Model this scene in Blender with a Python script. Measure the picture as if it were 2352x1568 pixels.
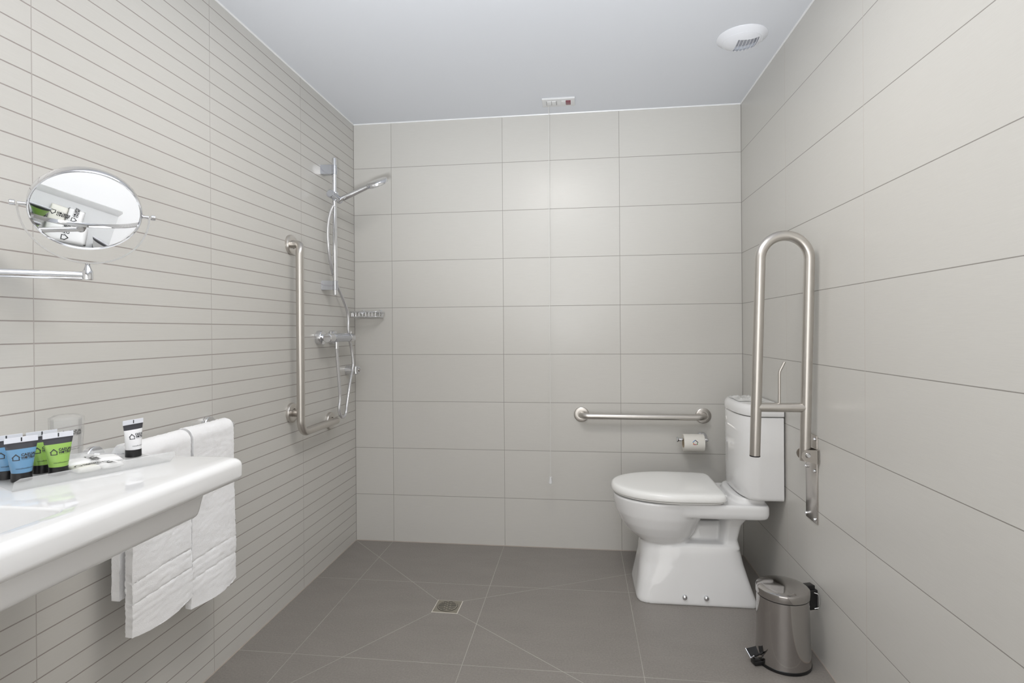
import bpy, bmesh, math, random
from mathutils import Vector, Matrix, noise
random.seed(7)
sc = bpy.context.scene
for o in list(bpy.data.objects): bpy.data.objects.remove(o)
col = sc.collection
PI = math.pi

# ------------------------------------------------------------------ camera
W_ROOM, H_ROOM, Y_NEAR = 2.005, 2.24, -3.75
cam_d = bpy.data.cameras.new('camera'); cam = bpy.data.objects.new('camera', cam_d); col.objects.link(cam)
cam_d.sensor_width = 36; cam_d.lens = 1273.24 / 2352 * 36
cam_d.shift_y = -21.49 / 2352; cam_d.clip_start = 0.02
def cam_axes(yaw, pitch, roll):
    v = Vector((-math.sin(yaw)*math.cos(pitch), math.cos(yaw)*math.cos(pitch), math.sin(pitch)))
    r0 = Vector((math.cos(yaw), math.sin(yaw), 0)); u0 = r0.cross(v)
    return math.cos(roll)*r0 + math.sin(roll)*u0, -math.sin(roll)*r0 + math.cos(roll)*u0, v
_r, _u, _v = cam_axes(.1225, -.0015, -.0072)
m = Matrix((( _r.x, _u.x, -_v.x), (_r.y, _u.y, -_v.y), (_r.z, _u.z, -_v.z))).to_4x4()
m.translation = Vector((1.2075, -2.866, 1.1199)); cam.matrix_world = m
sc.camera = cam

# ------------------------------------------------------------------ world, lights, exposure
w = bpy.data.worlds.new('world'); sc.world = w; w.use_nodes = True
w.node_tree.nodes['Background'].inputs[0].default_value = (.9, .95, 1, 1)
w.node_tree.nodes['Background'].inputs[1].default_value = .12
def light(name, kind, loc, target, energy, color=(1, 1, 1), **kw):
    d = bpy.data.lights.new(name, kind); d.energy = energy; d.color = color
    for k, v_ in kw.items(): setattr(d, k, v_)
    o = bpy.data.objects.new(name, d); col.objects.link(o); o.location = loc
    o.rotation_euler = (Vector(target) - Vector(loc)).to_track_quat('-Z', 'Y').to_euler()
    return o
# the photographer's bounced flash, then a spot added to brighten the visible ceiling
light('flash_head_up', 'SPOT', (1.2, -2.95, 1.35), (1.1, -2.5, 2.24), 215, (.95, .975, 1.0), spot_size=math.radians(80), spot_blend=1, shadow_soft_size=.08)
light('ceiling_fill_spot', 'SPOT', (1.1, -3.0, .9), (1.0, -1.1, 2.24), 174, (.925, .96, 1.0), spot_size=math.radians(70), spot_blend=1, shadow_soft_size=.08)
# the little of the flash that goes straight into the room
light('direct_flash', 'AREA', (1.24, -2.90, 1.34), (1.2, 0, 1.1), .35, (1, .99, .97), shape='DISK', size=.22)
# wide soft fill light added behind the camera, before the closed wall
light('rear_fill', 'AREA', (1.0, Y_NEAR + .06, 1.05), (1.0, 0, 1.1), 17.5, (1, .985, .965), shape='RECTANGLE', size=1.8, size_y=2.0)
# recessed ceiling lamp above the washbasin, out of view above the camera
light('ceiling_lamp', 'AREA', (1.05, -1.5, 2.225), (1.05, -1.5, 0), 10.4, (1, .955, .90), shape='DISK', size=.5)
sc.view_settings.view_transform = 'Standard'; sc.view_settings.look = 'None'
sc.view_settings.gamma = 1; sc.view_settings.use_curve_mapping = False
sc.view_settings.exposure = 0.0

# ------------------------------------------------------------------ materials
def srgb(r, g, b):
    f = lambda c: (c/255)/12.92 if c/255 <= .04045 else ((c/255+.055)/1.055)**2.4
    return (f(r), f(g), f(b), 1)
def mat(name, color=(.8, .8, .8, 1), rough=.4, metal=0, **kw):
    mt = bpy.data.materials.new(name); mt.use_nodes = True
    b = mt.node_tree.nodes['Principled BSDF']
    b.inputs['Base Color'].default_value = color; b.inputs['Roughness'].default_value = rough
    b.inputs['Metallic'].default_value = metal
    for k, v_ in kw.items(): b.inputs[k].default_value = v_
    return mt
class NT:
    def __init__(s, mt): s.t = mt.node_tree; s.b = s.t.nodes['Principled BSDF']
    def n(s, typ, **kw):
        x = s.t.nodes.new(typ)
        for k, v_ in kw.items(): setattr(x, k, v_)
        return x
    def link(s, a, b): s.t.links.new(a, b)
    def math(s, op, a, b=None, c=None):
        x = s.n('ShaderNodeMath', operation=op)
        for i, q in enumerate((a, b, c)):
            if q is None: continue
            if isinstance(q, (int, float)): x.inputs[i].default_value = q
            else: s.link(q, x.inputs[i])
        return x.outputs[0]
    def dist_line(s, u, origin, pitch):
        t = s.math('DIVIDE', s.math('SUBTRACT', u, origin), pitch)
        fr = s.math('FRACT', s.math('ADD', t, .5))
        return s.math('MULTIPLY', s.math('ABSOLUTE', s.math('SUBTRACT', fr, .5)), pitch)
    def mask(s, d, hw):
        x = s.n('ShaderNodeMapRange'); x.interpolation_type = 'SMOOTHSTEP'
        s.link(d, x.inputs['Value']); x.inputs['From Min'].default_value = hw*.6; x.inputs['From Max'].default_value = hw*1.3
        x.inputs['To Min'].default_value = 1; x.inputs['To Max'].default_value = 0
        return x.outputs[0]
    def mix(s, fac, a, b):
        x = s.n('ShaderNodeMix', data_type='RGBA')
        if isinstance(fac, (int, float)): x.inputs['Factor'].default_value = fac
        else: s.link(fac, x.inputs['Factor'])
        for q, i in ((a, 6), (b, 7)):
            if isinstance(q, tuple): x.inputs[i].default_value = q
            else: s.link(q, x.inputs[i])
        return x.outputs[2]
    def noise(s, vec, scale=(1, 1, 1), detail=2, rough=.5):
        mp = s.n('ShaderNodeMapping'); mp.inputs['Scale'].default_value = scale; s.link(vec, mp.inputs[0])
        x = s.n('ShaderNodeTexNoise'); x.inputs['Scale'].default_value = 1; x.inputs['Detail'].default_value = detail
        x.inputs['Roughness'].default_value = rough; s.link(mp.outputs[0], x.inputs[0]); return x.outputs[0]
def pos(nt):
    g = nt.n('ShaderNodeNewGeometry'); sp = nt.n('ShaderNodeSeparateXYZ'); nt.link(g.outputs['Position'], sp.inputs[0])
    return g.outputs['Position'], sp.outputs

TILE = srgb(207, 205, 200)
def wall_tile(name, axis, o_u, rows, vgrout=srgb(158, 154, 149), hgrout=srgb(150, 146, 141), vhw=.0011, hhw=.0012):
    mt = mat(name, TILE, .2); nt = NT(mt); P, xyz = pos(nt); u = xyz[axis]; z = xyz[2]
    dv = nt.dist_line(u, o_u, .6); dh = nt.dist_line(z, 0, rows)
    mv = nt.mask(dv, vhw); mh = nt.mask(dh, hhw)
    sc_ = [0, 0, 900]; sc_[axis] = 14; lin = nt.noise(P, tuple(sc_), 3, .7)
    sc2 = [0, 0, 1100]; sc2[axis] = 1100; wv = nt.noise(P, tuple(sc2), 1, .5)
    # every tile a touch different in tone
    iu = nt.math('FLOOR', nt.math('DIVIDE', nt.math('SUBTRACT', u, o_u), .6)); iz = nt.math('FLOOR', nt.math('DIVIDE', z, .25))
    cmb = nt.n('ShaderNodeCombineXYZ'); nt.link(iu, cmb.inputs[0]); nt.link(iz, cmb.inputs[1])
    wn = nt.n('ShaderNodeTexWhiteNoise'); nt.link(cmb.outputs[0], wn.inputs[0])
    tone = nt.math('ADD', nt.math('MULTIPLY', wn.outputs[0], .025), nt.math('MULTIPLY_ADD', lin, .14, -.07))
    tone = nt.math('ADD', tone, .988)
    vm = nt.n('ShaderNodeVectorMath', operation='SCALE'); vm.inputs[0].default_value = TILE[:3]; nt.link(tone, vm.inputs[3])
    c = nt.mix(mh, vm.outputs[0], hgrout); c = nt.mix(mv, c, vgrout)
    nt.link(c, nt.b.inputs['Base Color'])
    mm = nt.math('MAXIMUM', mv, mh)
    nt.link(nt.math('MULTIPLY_ADD', mm, .4, .30), nt.b.inputs['Roughness'])
    h = nt.math('ADD', nt.math('MULTIPLY', mm, -1.0), nt.math('ADD', nt.math('MULTIPLY', lin, .035), nt.math('MULTIPLY', wv, .02)))
    bp = nt.n('ShaderNodeBump'); bp.inputs['Strength'].default_value = .5; bp.inputs['Distance'].default_value = .0012
    nt.link(h, bp.inputs['Height']); nt.link(bp.outputs[0], nt.b.inputs['Normal'])
    return mt
M_BACK = wall_tile('tile_back', 0, .21, .25)
M_LEFT = wall_tile('tile_strip', 1, -.571, .05, vhw=.0010, hhw=.0014, hgrout=srgb(160, 152, 148), vgrout=srgb(178, 172, 168))
M_RIGHT = wall_tile('tile_right', 1, -.5905, .25, vgrout=srgb(205, 198, 192))  # vertical joints coloured paler to carry their lit edges
M_CEIL = mat('ceiling_paint', srgb(229, 232, 238), .75)
def floor_mat():
    base = srgb(139, 134, 129); mt = mat('floor_tile', base, .42); nt = NT(mt); P, xyz = pos(nt); x, y = xyz[0], xyz[1]
    d = nt.math('MINIMUM', nt.dist_line(x, .205, .6), nt.dist_line(y, -.455, .585))
    def seg(ax, ay, bx, by):   # distance to a saw cut between two points
        L = math.hypot(bx-ax, by-ay); ux, uy = (bx-ax)/L, (by-ay)/L
        px = nt.math('SUBTRACT', x, ax); py = nt.math('SUBTRACT', y, ay)
        t = nt.math('ADD', nt.math('MULTIPLY', px, ux), nt.math('MULTIPLY', py, uy))
        n_ = nt.math('ABSOLUTE', nt.math('SUBTRACT', nt.math('MULTIPLY', px, -uy), nt.math('MULTIPLY', py, -ux)))
        ex = nt.math('MAXIMUM', nt.math('MULTIPLY', t, -1), nt.math('SUBTRACT', t, L))
        return nt.math('MAXIMUM', n_, ex)
    for s in ((.609, -.610, .0, -.003), (.713, -.607, 2.005, 0.0), (.612, -.710, .18, -1.34), (.718, -.709, 1.75, -1.51)):
        d = nt.math('MINIMUM', d, seg(*s))
    brk = nt.noise(P, (3, 3, 3), 2)
    mk = nt.mask(d, .0011); mk = nt.math('MULTIPLY', mk, nt.math('MULTIPLY_ADD', brk, 1.3, .05)); 
    n1 = nt.noise(P, (150, 150, 150), 4, .75); n2 = nt.noise(P, (5, 12, 5), 3, .6)
    tone = nt.math('ADD', nt.math('MULTIPLY_ADD', n1, .7, .65), nt.math('MULTIPLY_ADD', n2, .22, -.11))
    vm = nt.n('ShaderNodeVectorMath', operation='SCALE'); vm.inputs[0].default_value = base[:3]; nt.link(tone, vm.inputs[3])
    nt.link(nt.mix(mk, vm.outputs[0], srgb(190, 186, 180)), nt.b.inputs['Base Color'])
    bp = nt.n('ShaderNodeBump'); bp.inputs['Strength'].default_value = .25; bp.inputs['Distance'].default_value = .001
    nt.link(n1, bp.inputs['Height']); nt.link(bp.outputs[0], nt.b.inputs['Normal'])
    return mt
M_FLOOR = floor_mat()
M_SIL = mat('silicone', srgb(246, 247, 248), .35)
M_SILD = mat('floor_joint', srgb(176, 166, 158), .6)
M_CER = mat('ceramic', srgb(236, 236, 236), .06, **{'Coat Weight': .3, 'Coat Roughness': .03})
M_SEAT = mat('seat_plastic', srgb(245, 245, 243), .14)
M_CHR = mat('chrome', srgb(226, 227, 230), .05, 1)
M_GLASSM = mat('mirror_silver', srgb(246, 247, 248), .0, 1)
M_STEEL = mat('brushed_steel', srgb(208, 204, 199), .30, 1)
M_STEEL2 = mat('satin_steel_plate', srgb(196, 191, 186), .24, 1)
M_BINM = mat('polished_steel', srgb(184, 181, 179), .08, 1)
M_WPL = mat('white_plastic', srgb(226, 227, 228), .3)
M_VENT = mat('vent_plastic', srgb(236, 238, 243), .35)
M_RED = mat('red_plastic', srgb(132, 62, 76), .3)
M_BLK = mat('black_plastic', srgb(24, 24, 26), .32)
M_DARK = mat('dark_gap', srgb(40, 38, 38), .6)
M_PAPER = mat('toilet_paper', srgb(228, 225, 218), .95)
M_INK = mat('ink', srgb(52, 54, 58), .5)
M_INKB = mat('black_ink', srgb(26, 26, 28), .5)
M_HOSE = mat('hose_metal', srgb(214, 214, 216), .26, .75)
M_GREYM = mat('shower_grey', srgb(200, 203, 210), .12, .9)
def towel_mat():
    mt = mat('terry_cloth', srgb(251, 251, 252), .95); nt = NT(mt)
    tc = nt.n('ShaderNodeTexCoord'); sp = nt.n('ShaderNodeSeparateXYZ'); nt.link(tc.outputs['Object'], sp.inputs[0])
    n1 = nt.noise(tc.outputs['Object'], (420, 420, 420), 3, .75)
    nt.b.inputs['Sheen Weight'].default_value = .25
    bp = nt.n('ShaderNodeBump'); bp.inputs['Strength'].default_value = .8; bp.inputs['Distance'].default_value = .0014
    nt.link(n1, bp.inputs['Height']); nt.link(bp.outputs[0], nt.b.inputs['Normal']); return mt
M_TOWEL = towel_mat()
def clear(name, color, rough, ior=1.49, tr=1.0, alpha=1.0):
    return mat(name, color, rough, 0, **{'Transmission Weight': tr, 'IOR': ior, 'Alpha': alpha})
def thin(name, white, gloss_rough, blend, wcol=(.86, .87, .87, 1)):
    mt = bpy.data.materials.new(name); mt.use_nodes = True; t = mt.node_tree; t.nodes.clear()
    N = lambda k: t.nodes.new('ShaderNode'+k)
    o = N('OutputMaterial'); m1 = N('MixShader'); m2 = N('MixShader'); a = N('BsdfTransparent'); d = N('BsdfDiffuse'); g = N('BsdfGlossy'); fz = N('LayerWeight')
    d.inputs['Color'].default_value = wcol; g.inputs['Roughness'].default_value = gloss_rough; fz.inputs['Blend'].default_value = blend
    m1.inputs[0].default_value = white; t.links.new(a.outputs[0], m1.inputs[1]); t.links.new(d.outputs[0], m1.inputs[2])
    mu = N('Math'); mu.operation = 'MULTIPLY'; mu.inputs[1].default_value = .35; t.links.new(fz.outputs['Fresnel'], mu.inputs[0]); t.links.new(mu.outputs[0], m2.inputs[0]); t.links.new(m1.outputs[0], m2.inputs[1]); t.links.new(g.outputs[0], m2.inputs[2]); t.links.new(m2.outputs[0], o.inputs[0]); return mt
M_TRAY = thin('frosted_acrylic', .24, .18, .25)
M_LIP = thin('frosted_lip', .28, .2, .3)
M_CUPT = thin('clear_plastic_thin', .08, .03, .22)
M_FILMT = thin('plastic_film_thin', .07, .08, .14)
M_CUP = clear('clear_plastic', (.97, .975, .98, 1), .02, 1.35)
M_FILM = clear('plastic_film', (.97, .97, .98, 1), .08, 1.3, .9)
M_TB = mat('tube_blue', srgb(106, 150, 186), .28); M_TG = mat('tube_green', srgb(150, 190, 94), .28); M_TW = mat('tube_white', srgb(236, 236, 238), .28)
M_TD = mat('tube_dark_band', srgb(62, 62, 68), .3)
M_SEAM = mat('tube_seam', srgb(226, 228, 236), .3)
M_SOAP = mat('soap_wrap_cream', srgb(232, 231, 222), .35); M_SOAPW = mat('soap_wrap_white', srgb(243, 243, 243), .35)
LOGO = {k: mat('logo_'+k, srgb(*c), .8) for k, c in dict(blue=(70, 130, 190), black=(30, 30, 36), red=(160, 40, 60), green=(60, 130, 60), orange=(210, 130, 50)).items()}

# ------------------------------------------------------------------ mesh helpers
def obj(name, bm, m_, parent=None, smooth=35, loc=None):
    me = bpy.data.meshes.new(name); bmesh.ops.recalc_face_normals(bm, faces=bm.faces); bm.to_mesh(me); bm.free()
    for p in me.polygons: p.use_smooth = smooth > 0
    if smooth and smooth < 180: me.set_sharp_from_angle(angle=math.radians(smooth))
    me.materials.append(m_); o = bpy.data.objects.new(name, me); col.objects.link(o)
    if parent: o.parent = parent
    if loc: o.location = loc
    return o
def thing(name, label, cat, loc=(0, 0, 0), rotz=0, group=None):
    o = bpy.data.objects.new(name, None); col.objects.link(o); o.location = loc; o.rotation_euler = (0, 0, rotz)
    o.empty_display_size = .05; o['label'] = label; o['category'] = cat
    if group: o['group'] = group
    return o
def tag(o, label, cat, group=None):
    o['label'] = label; o['category'] = cat
    if group: o['group'] = group
    return o
def struct(o, label=None):
    o['kind'] = 'structure'
    if label: o['label'] = label
    return o
def box(bm, lo, hi, bev=0, seg=3, mtx=None):
    r = bmesh.ops.create_cube(bm, size=1); vs = r['verts']
    for v_ in vs: v_.co = Vector([lo[i] + (v_.co[i]+.5)*(hi[i]-lo[i]) for i in range(3)])
    if bev:
        es = list({e for v_ in vs for e in v_.link_edges})
        rr = bmesh.ops.bevel(bm, geom=es, offset=bev, segments=seg, profile=.5, affect='EDGES'); vs = list({v_ for f in rr['faces'] for v_ in f.verts} | {v_ for v_ in vs if v_.is_valid})
    if mtx is not None: bmesh.ops.transform(bm, matrix=mtx, verts=vs)
    return vs
def frame_mtx(origin, zdir, xhint=(1, 0, 0)):
    z = Vector(zdir).normalized(); x = Vector(xhint); x = x - z*x.dot(z)
    if x.length < 1e-4: x = z.orthogonal()
    x.normalize(); y = z.cross(x)
    M = Matrix((x, y, z)).transposed().to_4x4(); M.translation = Vector(origin); return M
def lathe(bm, prof, mtx=Matrix(), n=48):
    """prof: list of (r, z) along the axis"""
    rings = []
    for r, z in prof:
        if r < 1e-6: rings.append([bm.verts.new(mtx @ Vector((0, 0, z)))])
        else: rings.append([bm.verts.new(mtx @ Vector((r*math.cos(2*PI*i/n), r*math.sin(2*PI*i/n), z))) for i in range(n)])
    for a, b in zip(rings, rings[1:]):
        for i in range(n):
            j = (i+1) % n
            if len(a) == 1 and len(b) == 1: continue
            if len(a) == 1: bm.faces.new((a[0], b[i], b[j]))
            elif len(b) == 1: bm.faces.new((a[i], b[0], a[j]))
            else: bm.faces.new((a[i], b[i], b[j], a[j]))
def cyl(bm, a, b, r, r2=None, n=32, bev=0):
    a, b = Vector(a), Vector(b); L = (b-a).length; r2 = r if r2 is None else r2; M = frame_mtx(a, b-a)
    p = [(0, 0), (r-bev, 0), (r, bev), (r2, L-bev), (r2-bev, L), (0, L)] if bev else [(0, 0), (r, 0), (r2, L), (0, L)]
    lathe(bm, p, M, n)
def tube(bm, pts, r, n=20, cap=True, closed=False):
    pts = [Vector(p) for p in pts]; N = len(pts); rings = []; up = None
    for i, p in enumerate(pts):
        if closed: t = pts[(i+1) % N]-pts[i-1]
        else: t = (pts[min(i+1, N-1)]-pts[max(i-1, 0)])
        t.normalize()
        if up is None: up = t.orthogonal().normalized()
        up = (up - t*up.dot(t)).normalized(); s = t.cross(up)
        rr = r[i] if isinstance(r, (list, tuple)) else r
        rings.append([bm.verts.new(p + rr*(math.cos(2*PI*k/n)*up + math.sin(2*PI*k/n)*s)) for k in range(n)])
    for i in range(N if closed else N-1):
        a, b = rings[i], rings[(i+1) % N]
        for k in range(n): bm.faces.new((a[k], b[k], b[(k+1) % n], a[(k+1) % n]))
    if cap and not closed: bm.faces.new(rings[0][::-1]); bm.faces.new(rings[-1])
def bend(pts, rad, seg=10):
    """polyline with rounded corners"""
    pts = [Vector(p) for p in pts]; out = [pts[0]]
    for i in range(1, len(pts)-1):
        a, b, c = pts[i-1], pts[i], pts[i+1]; d1 = (a-b).normalized(); d2 = (c-b).normalized()
        ang = d1.angle(d2); R_ = rad[i-1] if isinstance(rad, list) else rad
        t = min(R_/math.tan(ang/2), (a-b).length*.49 if i > 1 else (a-b).length*.98, (c-b).length*.98)
        Rr = t*math.tan(ang/2); ctr = b + (d1+d2).normalized()*(Rr/math.sin(ang/2))
        s, e = b+d1*t-ctr, b+d2*t-ctr; tot = s.angle(e); ax = s.cross(e).normalized()
        for k in range(seg+1): out.append(ctr + Matrix.Rotation(tot*k/seg, 3, ax) @ s)
    out.append(pts[-1]); return out
def spline(pts, n=8):
    pts = [Vector(p) for p in pts]; out = []; P = [pts[0]*2-pts[1]] + pts + [pts[-1]*2-pts[-2]]
    for i in range(1, len(P)-2):
        for k in range(n):
            t = k/n; a, b, c, d = P[i-1:i+3]
            out.append(.5*((2*b)+(c-a)*t+(2*a-5*b+4*c-d)*t*t+(3*b-a-3*c+d)*t**3))
    out.append(pts[-1]); return out
def prism(bm, poly, z0, z1, bev=0, seg=3, mtx=None):
    lo = [bm.verts.new((p[0], p[1], z0)) for p in poly]; hi = [bm.verts.new((p[0], p[1], z1)) for p in poly]; n = len(poly)
    bm.faces.new(lo[::-1]); bm.faces.new(hi)
    for i in range(n): bm.faces.new((lo[i], lo[(i+1) % n], hi[(i+1) % n], hi[i]))
    vs = lo+hi
    if bev:
        es = [e for v_ in vs for e in v_.link_edges if abs(e.verts[0].co.z-e.verts[1].co.z) < 1e-9]
        rr = bmesh.ops.bevel(bm, geom=list(set(es)), offset=bev, segments=seg, profile=.5, affect='EDGES')
        vs = list({v_ for f in rr['faces'] for v_ in f.verts} | {v_ for v_ in vs if v_.is_valid})
    if mtx is not None: bmesh.ops.transform(bm, matrix=mtx, verts=vs)
def loft(bm, rings, cap=True):
    R_ = [[bm.verts.new(p) for p in r] for r in rings]; n = len(R_[0])
    for a, b in zip(R_, R_[1:]):
        for i in range(n): bm.faces.new((a[i], a[(i+1) % n], b[(i+1) % n], b[i]))
    if cap: bm.faces.new(R_[0][::-1]); bm.faces.new(R_[-1])
def bake(o):
    """apply the modifiers of a new object into its mesh"""
    bpy.context.view_layer.update(); dg = bpy.context.evaluated_depsgraph_get()
    me = bpy.data.meshes.new_from_object(o.evaluated_get(dg)); o.modifiers.clear(); o.data = me
    for p in me.polygons: p.use_smooth = True
    return o
def text_tris(s, size, mirror=False, bold=.05):
    """flat outline faces of a piece of writing: ([verts2d], [faces], width)"""
    c = bpy.data.curves.new('lettering', 'FONT'); c.body = s; c.size = size; c.resolution_u = 3; c.offset = size*bold
    o = bpy.data.objects.new('lettering', c); col.objects.link(o); bpy.context.view_layer.update()
    me = bpy.data.meshes.new_from_object(o.evaluated_get(bpy.context.evaluated_depsgraph_get()))
    vs = [(v_.co.x, v_.co.y) for v_ in me.vertices]; fs = [tuple(p.vertices) for p in me.polygons]
    bpy.data.objects.remove(o); bpy.data.curves.remove(c); bpy.data.meshes.remove(me)
    wd = max(v_[0] for v_ in vs) if vs else 0; mn = min(v_[0] for v_ in vs) if vs else 0
    if mirror: vs = [(wd+mn-x, y) for x, y in vs]
    return vs, fs, wd
def logo_flat(S=1.0):
    """house mark and lettering in the plane, about 28 mm wide: list of (verts, faces)"""
    parts = []
    def add(vs, fs, dx, dy): parts.append(([((x+dx)*S, (y+dy)*S) for x, y in vs], fs))
    i_ = [(-.0038, -.0003), (0, .0036), (.0038, -.0003), (.0038, -.0012), (.0038, -.0022), (.0038, -.0052), (-.0038, -.0052), (-.0038, -.0022), (-.0038, -.0012)]
    o = [(-.0064, -.0008), (0, .0062), (.0064, -.0008), (.0058, -.0014), (.0052, -.0009), (.0052, -.0066), (-.0052, -.0066), (-.0052, -.0009), (-.0058, -.0014)]
    n = len(o); parts.append(([((x-.0095)*S, y*S) for x, y in o+i_], [(k, (k+1) % n, n+(k+1) % n, n+k) for k in range(n)]))
    x = -.0015
    for ch, mir in (('CA', 0), ('S', 1), ('UAL', 0)):
        vs, fs, wd = text_tris(ch, .0066, mir); add(vs, fs, x, .0012); x += wd+(-.0002 if ch == 'CA' else .0006)
    x = -.0015
    for ch, mir in (('H', 0), ('O', 2), ('TELE', 0), ('S', 1)):
        vs, fs, wd = text_tris(ch, .0060, mir == 1); add(vs, fs, x, -.0042)
        if mir == 2:
            rr = .0017; c0 = (x+wd/2+.0001, -.0042+.0021); dv = [(c0[0]+rr*math.cos(a*PI/8), c0[1]+rr*math.sin(a*PI/8)) for a in range(16)]
            parts.append(([(a*S, b*S) for a, b in dv], [tuple(range(16))]))
        x += wd+.0004
    vs, fs, wd = text_tris('unique hotels in unique cities', .0017, bold=0); add(vs, fs, -.0015, -.0062)
    return parts

# ------------------------------------------------------------------ room shell
def slab(name, lo, hi, m_): bm = bmesh.new(); box(bm, lo, hi); return struct(obj(name, bm, m_, smooth=0))
T = .08
slab('floor', (-T, Y_NEAR-T, -T), (W_ROOM+T, T, 0), M_FLOOR)
slab('ceiling', (-T, Y_NEAR-T, H_ROOM), (W_ROOM+T, T, H_ROOM+T), M_CEIL)
slab('wall_left', (-T, Y_NEAR, 0), (0, 0, H_ROOM), M_LEFT)
slab('wall_right', (W_ROOM, Y_NEAR, 0), (W_ROOM+T, 0, H_ROOM), M_RIGHT)
slab('wall_back', (-T, 0, 0), (W_ROOM+T, T, H_ROOM), M_BACK)
slab('wall_front', (-T, Y_NEAR-T, 0), (W_ROOM+T, Y_NEAR, H_ROOM), M_BACK)
def bead(name, pts, r, m_): bm = bmesh.new(); tube(bm, pts, r, 8); return struct(obj(name, bm, m_))
bead('trim_1', [(0.001, -.001, H_ROOM-.001), (W_ROOM-.001, -.001, H_ROOM-.001)], .0048, M_SIL)
bead('trim_2', [(.001, Y_NEAR, H_ROOM-.001), (.001, -.001, H_ROOM-.001)], .0042, M_SIL)
bead('trim_3', [(W_ROOM-.001, Y_NEAR, H_ROOM-.001), (W_ROOM-.001, -.001, H_ROOM-.001)], .0042, M_SIL)
bead('trim_4', [(0.001, -.0005, .0005), (W_ROOM-.001, -.0005, .0005)], .003, M_SILD)
bead('trim_5', [(.0005, Y_NEAR, .0005), (.0005, -.001, .0005)], .0028, M_SILD)
bead('trim_6', [(W_ROOM-.0005, Y_NEAR, .0005), (W_ROOM-.0005, -.001, .0005)], .0025, M_SILD)
# vertical corner joints
bead('trim_7', [(0.0005, -.0005, .003), (0.0005, -.0005, H_ROOM-.003)], .0016, mat('corner_joint', srgb(150, 146, 142), .6))
bead('trim_8', [(W_ROOM-.0005, -.0005, .003), (W_ROOM-.0005, -.0005, H_ROOM-.003)], .0016, bpy.data.materials['corner_joint'])

# ------------------------------------------------------------------ toilet
TC = -.388
def egg(cx, af, ab, hw, z, n=64, ef=2.0, eb=2.0, yc=TC):
    out = []
    for i in range(n):
        a = 2*PI*i/n; c, s = math.cos(a), math.sin(a); e = ef if c < 0 else eb
        x = cx + (af if c < 0 else ab)*math.copysign(abs(c)**(2/e), c); y = yc + hw*math.copysign(abs(s)**(2/e), s)
        out.append((x, y, z))
    return out
toilet = thing('toilet', 'white close-coupled toilet standing side-on by the right wall', 'toilet', (1.66, TC, 0))
def rel(bm, p): bmesh.ops.translate(bm, vec=(-p[0], -p[1], -p[2]), verts=bm.verts)
bm = bmesh.new()
# flared foot
loft(bm, [egg(1.670, .238, .243, .160, 0, ef=7.5, eb=14), egg(1.670, .238, .242, .160, .012, ef=7.5, eb=14), egg(1.670, .226, .220, .150, .08, ef=6, eb=11),
          egg(1.668, .214, .205, .139, .15, ef=3.8, eb=6), egg(1.665, .207, .198, .130, .205, ef=3.4, eb=5), egg(1.665, .204, .194, .124, .226, ef=3.2, eb=5), egg(1.665, .190, .184, .112, .236, ef=3, eb=5)])
# bowl
loft(bm, [egg(1.56, .09, .08, .095, .215, ef=2.2, eb=2.4), egg(1.555, .115, .11, .120, .235, ef=2.2, eb=2.5), egg(1.55, .148, .135, .145, .268, ef=2.1, eb=2.5), egg(1.55, .175, .150, .162, .305, ef=2.1, eb=2.5),
          egg(1.552, .195, .168, .174, .345, ef=2.1, eb=2.6), egg(1.555, .206, .185, .180, .385, ef=2.1, eb=2.6), egg(1.555, .210, .19, .182, .415, ef=2.1, eb=2.6)])
# flat rear deck
loft(bm, [egg(1.70, .25, .245, .168, .358, ef=3, eb=14), egg(1.70, .265, .252, .174, .364, ef=3, eb=14), egg(1.70, .27, .256, .178, .378, ef=3, eb=14), egg(1.70, .27, .256, .178, .406, ef=3, eb=14), egg(1.70, .265, .252, .174, .417, ef=3, eb=14)])
# raised pad under the cistern
loft(bm, [egg(1.88, .07, .07, .150, .40, ef=3, eb=8), egg(1.885, .06, .065, .140, .438, ef=3, eb=8)])
# neck at the back and the trap between neck and bowl
loft(bm, [egg(1.81, .040, .052, .115, .215, ef=3, eb=5), egg(1.812, .034, .040, .104, .25, ef=3, eb=5), egg(1.822, .032, .046, .100, .31, ef=3, eb=5), egg(1.835, .036, .062, .110, .345, ef=3, eb=5), egg(1.85, .05, .075, .12, .37, ef=3, eb=5)])
loft(bm, [egg(1.72, .12, .11, .070, .215), egg(1.72, .12, .11, .060, .250), egg(1.72, .12, .11, .048, .290), egg(1.72, .12, .11, .03, .305)])
rel(bm, (1.66, TC, 0))
bowl = obj('bowl', bm, M_CER, toilet, 180)
md = bowl.modifiers.new('r', 'REMESH'); md.mode = 'VOXEL'; md.voxel_size = .004
md = bowl.modifiers.new('s', 'SMOOTH'); md.factor = .5; md.iterations = 7
bake(bowl)
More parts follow.
